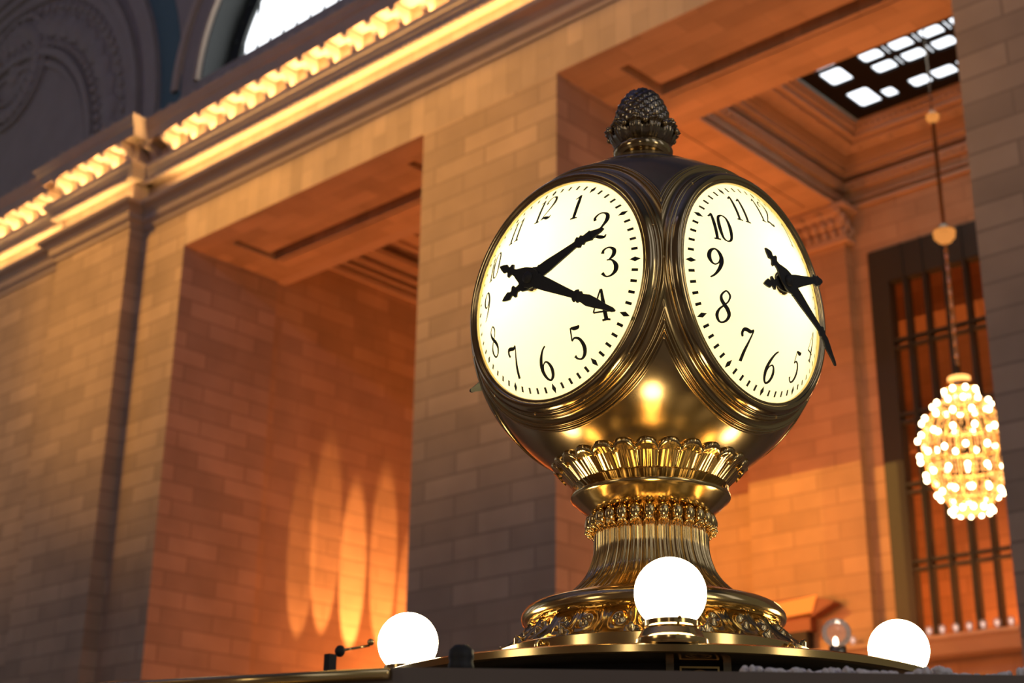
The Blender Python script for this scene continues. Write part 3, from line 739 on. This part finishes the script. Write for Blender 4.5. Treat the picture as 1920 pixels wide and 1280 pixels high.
for k in range(4):
    n, h = fr(k)
    build_hand('hour_hand', k, 70, .222, .160, .098, .431, .420, .402)
    build_hand('minute_hand', k, 120.5, .281, .174, .108, .440, .430, .404)
    def FR(a, b, c, n=n, h=h): return n*c+h*a+ZV*b+Vector((0, 0, OZ))
    MB().lathe([(.029, .416), (.030, .425), (.024, .430), (.012, .431), (.010, .440)], 28, FR).build('hub', BRASS2, ck, True)
    MB().lathe([(.014, .440), (.015, .447), (.009, .451), (0, .452)], 24, FR).build('hub_cap', BLACK, ck, True)

# --- top cap ring, finial
def Lz(z): return z-2.109
MB().lathe([(.165, Lz(3.430)), (.172, Lz(3.4425)), (.180, Lz(3.4445)), (.188, Lz(3.440)), (.194, Lz(3.430)), (.194, Lz(3.420)), (.165, Lz(3.430))], 120).build('top_ring', BRASS2, ck, True)
fin = MB().lathe([(.070, Lz(3.460)), (.066, Lz(3.49)), (.064, Lz(3.510)), (.072, Lz(3.518)), (.080, Lz(3.528)), (.082, Lz(3.540)), (.076, Lz(3.551)), (.064, Lz(3.557)), (.056, Lz(3.562)), (.055, Lz(3.572)), (.064, Lz(3.580))], 64).build('finial', BRASS2, ck, True)
# lotus cup of leaves
def cupmod(a, j, r, z):
    ph = (a*10/(2*PI)) % 1*2-1; s = math.sqrt(max(0, 1-ph*ph)); t = j/16
    r2 = r*(1-.10*(1-s)*min(1, t*1.5))+.003*math.cos(ph*PI*4)*t
    if j > 12: r2 += .013*s*math.sin(PI*min(1, (j-12)/4)); z -= .022*(1-s)
    return r2, z
cpz = [(.060+.030*math.sin(PI/2*min(1, i/11)), 3.546+.064*i/16) for i in range(17)]
MB().lathe([(r, Lz(z)) for r, z in cpz], 200, mod=cupmod).build('leaf_cup', DARKB, fin, True)
s = MB()
for q in range(10):
    a = 2*PI*(q+.0)/10
    s.ball((.093*math.cos(a), .093*math.sin(a), Lz(3.592)), .0075, .0075, .0085, 10, 8); s.ball((.090*math.cos(a+PI/10), .090*math.sin(a+PI/10), Lz(3.612)), .010, .010, .006, 10, 8)
s.build('leaf_curl', BRASS2, fin, True)
# pine cone: core plus overlapping scales
s = MB()
def coner(t): return .0765*math.sqrt(max(0, 1-t**2.3))*(1-.08*t)
s.lathe([(coner(i/24)*.93, Lz(3.60+.128*i/24)) for i in range(25)], 48)
rows = 9
for rI in range(rows):
    t = .02+rI*.108; nn = max(4, int(14*coner(t)/.0765+.5))
    for q in range(nn):
        a = 2*PI*(q+.5*(rI % 2))/nn; rr = coner(t); t2 = t+.07; 
        c_ = Vector((rr*.95*math.cos(a), rr*.95*math.sin(a), Lz(3.60+.128*t)))
        sl = math.atan2(coner(t)-coner(min(1, t+.05)), .128*.05)
        w_ = PI*rr/nn*1.08; up = Vector((-math.sin(sl)*math.cos(a), -math.sin(sl)*math.sin(a), math.cos(sl))); out = Vector((math.cos(sl)*math.cos(a), math.cos(sl)*math.sin(a), math.sin(sl))); sd = Vector((-math.sin(a), math.cos(a), 0))
        Vv = []; Ff = []
        for i in range(7):
            for j in range(7):
                u = -1+2*i/6; v = -1+2*j/6
                du = u*math.sqrt(1-v*v/2.2); dv = v*math.sqrt(1-u*u/2.2)
                hh = .0075*(1-max(u*u, v*v)**2)*(1+.5*v)+(.002 if abs(u) < .2 else 0)
                Vv.append(c_+sd*du*w_+up*dv*.0125+out*hh)
        for i in range(6):
            for j in range(6): Ff.append((i*7+j, (i+1)*7+j, (i+1)*7+j+1, i*7+j+1))
        s.add(Vv, Ff)
s.build('pine_cone', DARKB, fin, True)

# --- gadrooned petal collar under the ball
NPt = 26
def petal(a, j, r, z):
    ph = (a*NPt/(2*PI)) % 1*2-1; s = math.sqrt(max(0, 1-ph**2)); t = j/20
    e = max(0, 1-abs(ph)**4)
    dr = .009*(s-1)*min(1, .35+t)
    if .08 < abs(ph) < .30: dr -= .0025*(1-t)
    if abs(ph) < .08: dr += .001*(1-t)
    if j <= 14: return r+dr, z
    u = (j-14)/6                       # rolled bead
    zz_ = z-(.020)*(1-s)
    return r+dr+.017*s*math.sin(PI*u)-.004*u, zz_
pp = [(.172+.056*(i/14)**1.0, 2.574+.062*(i/14)**.9) for i in range(15)]+[(.231, 2.642), (.234, 2.649), (.233, 2.656), (.229, 2.661), (.222, 2.664), (.212, 2.664)]
MB().lathe([(r, Lz(z)) for r, z in pp], NPt*18, mod=petal).build('petal_collar', BRASS, ck, True)
MB().lathe([(.205, Lz(2.672)), (.19, Lz(2.64)), (.166, Lz(2.60)), (.160, Lz(2.575)), (.165, Lz(2.56))], 96).build('neck', DARKB, ck, True)
# collar bowl
MB().lathe([(.15, Lz(2.578)), (.186, Lz(2.593)), (.191, Lz(2.598)), (.1945, Lz(2.596)), (.1950, Lz(2.576)), (.1985, Lz(2.575)), (.1990, Lz(2.568)), (.195, Lz(2.563)), (.188, Lz(2.558)), (.176, Lz(2.546)), (.158, Lz(2.533)), (.142, Lz(2.522)), (.12, Lz(2.512))], 140).build('collar_bowl', BRASS, ck, True)
# fluted stem
NF = 28
SP = [(.118, 2.520), (.128, 2.505), (.134, 2.490), (.137, 2.475), (.1375, 2.456), (.1380, 2.438), (.141, 2.420), (.147, 2.400), (.156, 2.378), (.172, 2.355), (.195, 2.333), (.222, 2.312), (.245, 2.300)]
SPc = cr(SP, 4)
def flute(a, j, r, z):
    ph = (a*NF/(2*PI)) % 1*2-1
    d = .007*(math.sqrt(max(0, 1-ph*ph))-.6)+.0018*math.cos(ph*3*PI)
    t = j/len(SPc); k = 1.0 if t < .6 else 1.0-.35*(t-.6)/.4
    return r+d*k*(r/.14)**.8, z
MB().lathe([(r, Lz(z)) for r, z in SPc], NF*20, mod=flute).build('fluted_stem', BRASS, ck, True)
s = MB()
for q in range(NF):
    a = 2*PI*(q+.5)/NF; c_, s_ = math.cos(a), math.sin(a)
    s.ball((.150*c_, .150*s_, Lz(2.504)), .0145, .0145, .021, 14, 10)
    s.ball((.158*c_, .158*s_, Lz(2.486)), .007, .007, .007, 8, 6)
s.build('bud_ring', BRASS, ck, True)
s = MB()
for q in range(NF):
    a = 2*PI*(q+.5)/NF; c_, s_ = math.cos(a), math.sin(a)
    s.tube([((.146+.012*math.sin(t))*c_+.011*math.cos(t)*-s_, (.146+.012*math.sin(t))*s_+.011*math.cos(t)*c_, Lz(2.478+.010*math.sin(t))) for t in [PI*i/10 for i in range(11)]], .003, 6)
s.build('bud_cup', BRASS, ck, True)
# torus, leaf cone, plinth band
MB().lathe([(.228, Lz(2.312)), (.243, Lz(2.311)), (.254, Lz(2.306)), (.258, Lz(2.300)), (.276, Lz(2.301)), (.295, Lz(2.296)), (.309, Lz(2.288)), (.317, Lz(2.276)), (.319, Lz(2.266)), (.316, Lz(2.256)), (.306, Lz(2.250)), (.290, Lz(2.249))], 140).build('torus_moulding', BRASS, ck, True)
NL = 14
def leaf(a, j, r, z):
    ph = (a*NL/(2*PI)) % 1*2-1; t = j/28
    W = 2*PI*.34/NL/2; x = ph*W; y = (t-.5)*.075
    h_ = 0
    # paired scrolls either side of a fan
    for sg in (-1, 1):
        dx, dy = x-sg*W*.45, (y+.004)*1.0; rho = math.hypot(dx, dy); an = math.atan2(dy, dx*sg)
        g_ = math.exp(-(rho/.020)**2)
        h_ += g_*.013*(.45+.55*math.cos(rho*330-an*1.0))
    fan = math.exp(-(x/.013)**2); h_ += fan*.008*abs(math.cos(x*(330-120*t)))
    edge = math.exp(-((abs(ph)-1)*W/.010)**2); h_ += edge*.007*abs(math.cos((abs(ph)-1)*W*420))
    if t > .78: q = (t-.78)/.22; h_ += .011*math.sin(PI*q)*math.sqrt(max(0, 1-(x/.016)**2)) if abs(x) < .016 else 0
    h_ *= min(1, 8*t, 8*(1-t)+.2)
    return r+h_*.55, z+h_*.85
MB().lathe([(.296+.076*(i/28)-.008*math.sin(PI*i/28), Lz(2.252-.074*(i/28)-.006*math.sin(PI*i/28))) for i in range(29)], NL*44, mod=leaf).build('acanthus_skirt', BRASS, ck, True)
o_ = MB().lathe([(.36, Lz(2.178)), (.380, Lz(2.178)), (.3845, Lz(2.175)), (.385, Lz(2.136)), (.400, Lz(2.131)), (.425, Lz(2.122)), (.432, Lz(2.116)), (.432, Lz(2.103)), (.0, Lz(2.103))], 160).build('plinth_band', BRASS, ck, True); smooth_angle(o_, 30)
s = MB()
for q in range(8):
    a = PI/8+2*PI*q/8+PI/8
    for rr, z in ((.392, 2.172),):
        P = [((rr+.016*math.cos(t)*(1-.07*i))*math.cos(a), (rr+.016*math.cos(t)*(1-.07*i))*math.sin(a), Lz(z-.012+.014*math.sin(t)*(1-.07*i))) for i, t in enumerate([-.8+i*.42 for i in range(10)])]
        s.tube(P, .0045, 8)
s.build('scroll_foot', BRASS, ck, True)

# ------------------------------------------------------------------ booth roof under the clock
bo = empty('information_booth', (CC.x, CC.y, 0), 'bronze information booth roof carrying the clock and globe lamps', 'booth'); bo.rotation_euler = (0, 0, YAW)
o_ = MB().lathe([(0, 2.102), (.670, 2.102), (.678, 2.098), (.678, 2.084), (.670, 2.080), (.60, 2.078), (0, 2.078)], 160).build('roof_disc', BRASS, bo, True); smooth_angle(o_, 30)
o_ = MB().lathe([(.575, 2.078), (.575, 1.962), (.60, 1.961)], 16).build('drum', BLACK, bo)
fl = MB()
for lat in (-.055, .060):
    fl.box(.560, .590, lat-.008+.03, lat+.008+.03, 1.965, 2.078)
fl.build('corner_strip', DARKB, bo)
fp = MB(); fp.box(.570, .584, -.005, .075, 2.066, 2.070).box(.570, .584, -.005, -.001, 1.98, 2.066).box(.570, .584, .071, .075, 1.98, 2.066)
fp.build('panel_frame', BRASS, bo)
ro = MB(); ro.tube([(.584, .035+.026*math.cos(t), 2.036+.026*math.sin(t)) for t in [2*PI*i/32 for i in range(33)]], .0028, 8); ro.tube([(.584, .035+.015*math.cos(t), 2.036+.015*math.sin(t)) for t in [2*PI*i/32 for i in range(33)]], .002, 8)
ro.build('panel_ring', BRASS2, bo, True)
# roof slab: a many-sided plate, camera side edge at x=1.25 (local)
edge = [(1.225, -.53), (1.225, .72), (1.09, 1.2), (.7, 1.7), (-1.2, 1.7), (-1.6, -1.2), (-.2, -1.9), (.62, -1.55), (1.0, -1.08)]
rf = MB(); rf.prism(edge, 1.90, 1.963, lambda p, q, t: (p, q, t)); rf.prism([(x*.985, y*.985) for x, y in edge], 1.70, 1.90, lambda p, q, t: (p, q, t))
rf.build('roof_slab', pbr('dark_bronze_paint', (.15, .115, .095), .5), bo)
rl = MB(); rl.tube([(1.232, -.535, 1.952), (1.008, -1.09, 1.952), (.62, -1.57, 1.952)], .009, 10); rl.tube([(1.24, -.535, 1.928), (1.01, -1.10, 1.928), (.62, -1.58, 1.928)], .006, 10)
rl.build('edge_rail', BRASS, bo, True)
MB().box(-.9, .9, -.9, .9, 0, 1.70).build('booth_body', DARKB, bo)
# ------------------------------------------------------------------ globe lamps on the disc
gposs = [(.604, -.022, 'white glass globe lamp on a brass holder right in front of the pedestal'), (-.03, -.592, 'glowing white globe lamp left of the clock, low over the roof edge'),
         (-.037, .599, 'glowing white globe lamp right of the clock, beside the window shelf bulbs'), (-.6, 0, 'globe lamp hidden behind the clock pedestal')]
def globe_lamp():
    r = empty('globe_lamp', (0, 0, 0))
    MB().ball((0, 0, .1095), .0735, .0735, .0735, 40, 26).build('globe', GLOBE, r, True)
    o_ = MB().lathe([(0, 0), (.073, 0), (.0745, .003), (.074, .014), (.068, .018), (.066, .021), (.059, .034), (.055, .036), (.058, .038), (.056, .040), (.0545, .042), (.055, .052), (.050, .052)], 80).build('holder', BRASS, r, True); smooth_angle(o_, 35)
    s = MB()
    for q in range(3): a = q*2*PI/3+.2; s.ball((.056*math.cos(a), .056*math.sin(a), .052), .004, .004, .004, 8, 6)
    s.build('set_screw', BRASS2, r, True)
    return r
gl0 = globe_lamp()
ca, sa = math.cos(YAW), math.sin(YAW)
for i, (u, v, lab) in enumerate(gposs):
    if i == 0: r = gl0
    else:
        r = copyobj(gl0)
        for c_ in list(gl0.children): copyobj(c_, r)
    r.location = (CC.x+u*ca-v*sa, CC.y+u*sa+v*ca, 2.1025); r.rotation_euler = (0, 0, YAW); tag(r, lab, 'lamp', 'globe lamps round the clock')
def onroof(u, v): return (CC.x+u*ca-v*sa, CC.y+u*sa+v*ca, 1.9635)
# small things on the near roof edge
kn = empty('dark_knob', onroof(1.17, -.425), 'dark round knob on the roof edge between left globe and clock base', 'knob')
MB().lathe([(0, 0), (.022, 0), (.021, .012), (.019, .018), (.021, .024), (.020, .036), (.012, .044), (0, .046)], 24).build('knob_body', BLACK, kn, True)
bk = empty('small_bracket', onroof(1.1, -.645), 'little dark bracket with a thin arm left of the left globe', 'bracket')
MB().box(-.007, .007, -.008, .008, 0, .038).build('post', BLACK, bk)
MB().ball((0, .020, .046), .009, .009, .010, 10, 8).build('pivot', BLACK, bk, True)
MB().tube([(0, .022, .047), (0, .085, .064)], .0022, 8).build('arm', BRASS2, bk, True)
MB().ball((0, .088, .070), .006, .006, .006, 8, 6).build('arm_tip', BRASS, bk, True)
# lint lying along the roof edge
ln = MB()
for q in range(260):
    v = .03+random.random()*.56 if q < 220 else .56+random.random()*.1
    hgt = .004+.006*abs(math.sin(v*23)+.4*math.sin(v*61)); u = 1.14+random.random()*.05
    ln.ball((u, v, 1.964+hgt*.8), .004+random.random()*.004, .004+random.random()*.007, hgt*.8, 6, 5)
lno = ln.build('lint', DUST, None, True); lno.location = (CC.x, CC.y, 0); lno.rotation_euler = (0, 0, YAW)
tag(lno, 'pale fluffy lint lying along the near roof edge, right of centre', 'lint', kind='stuff')
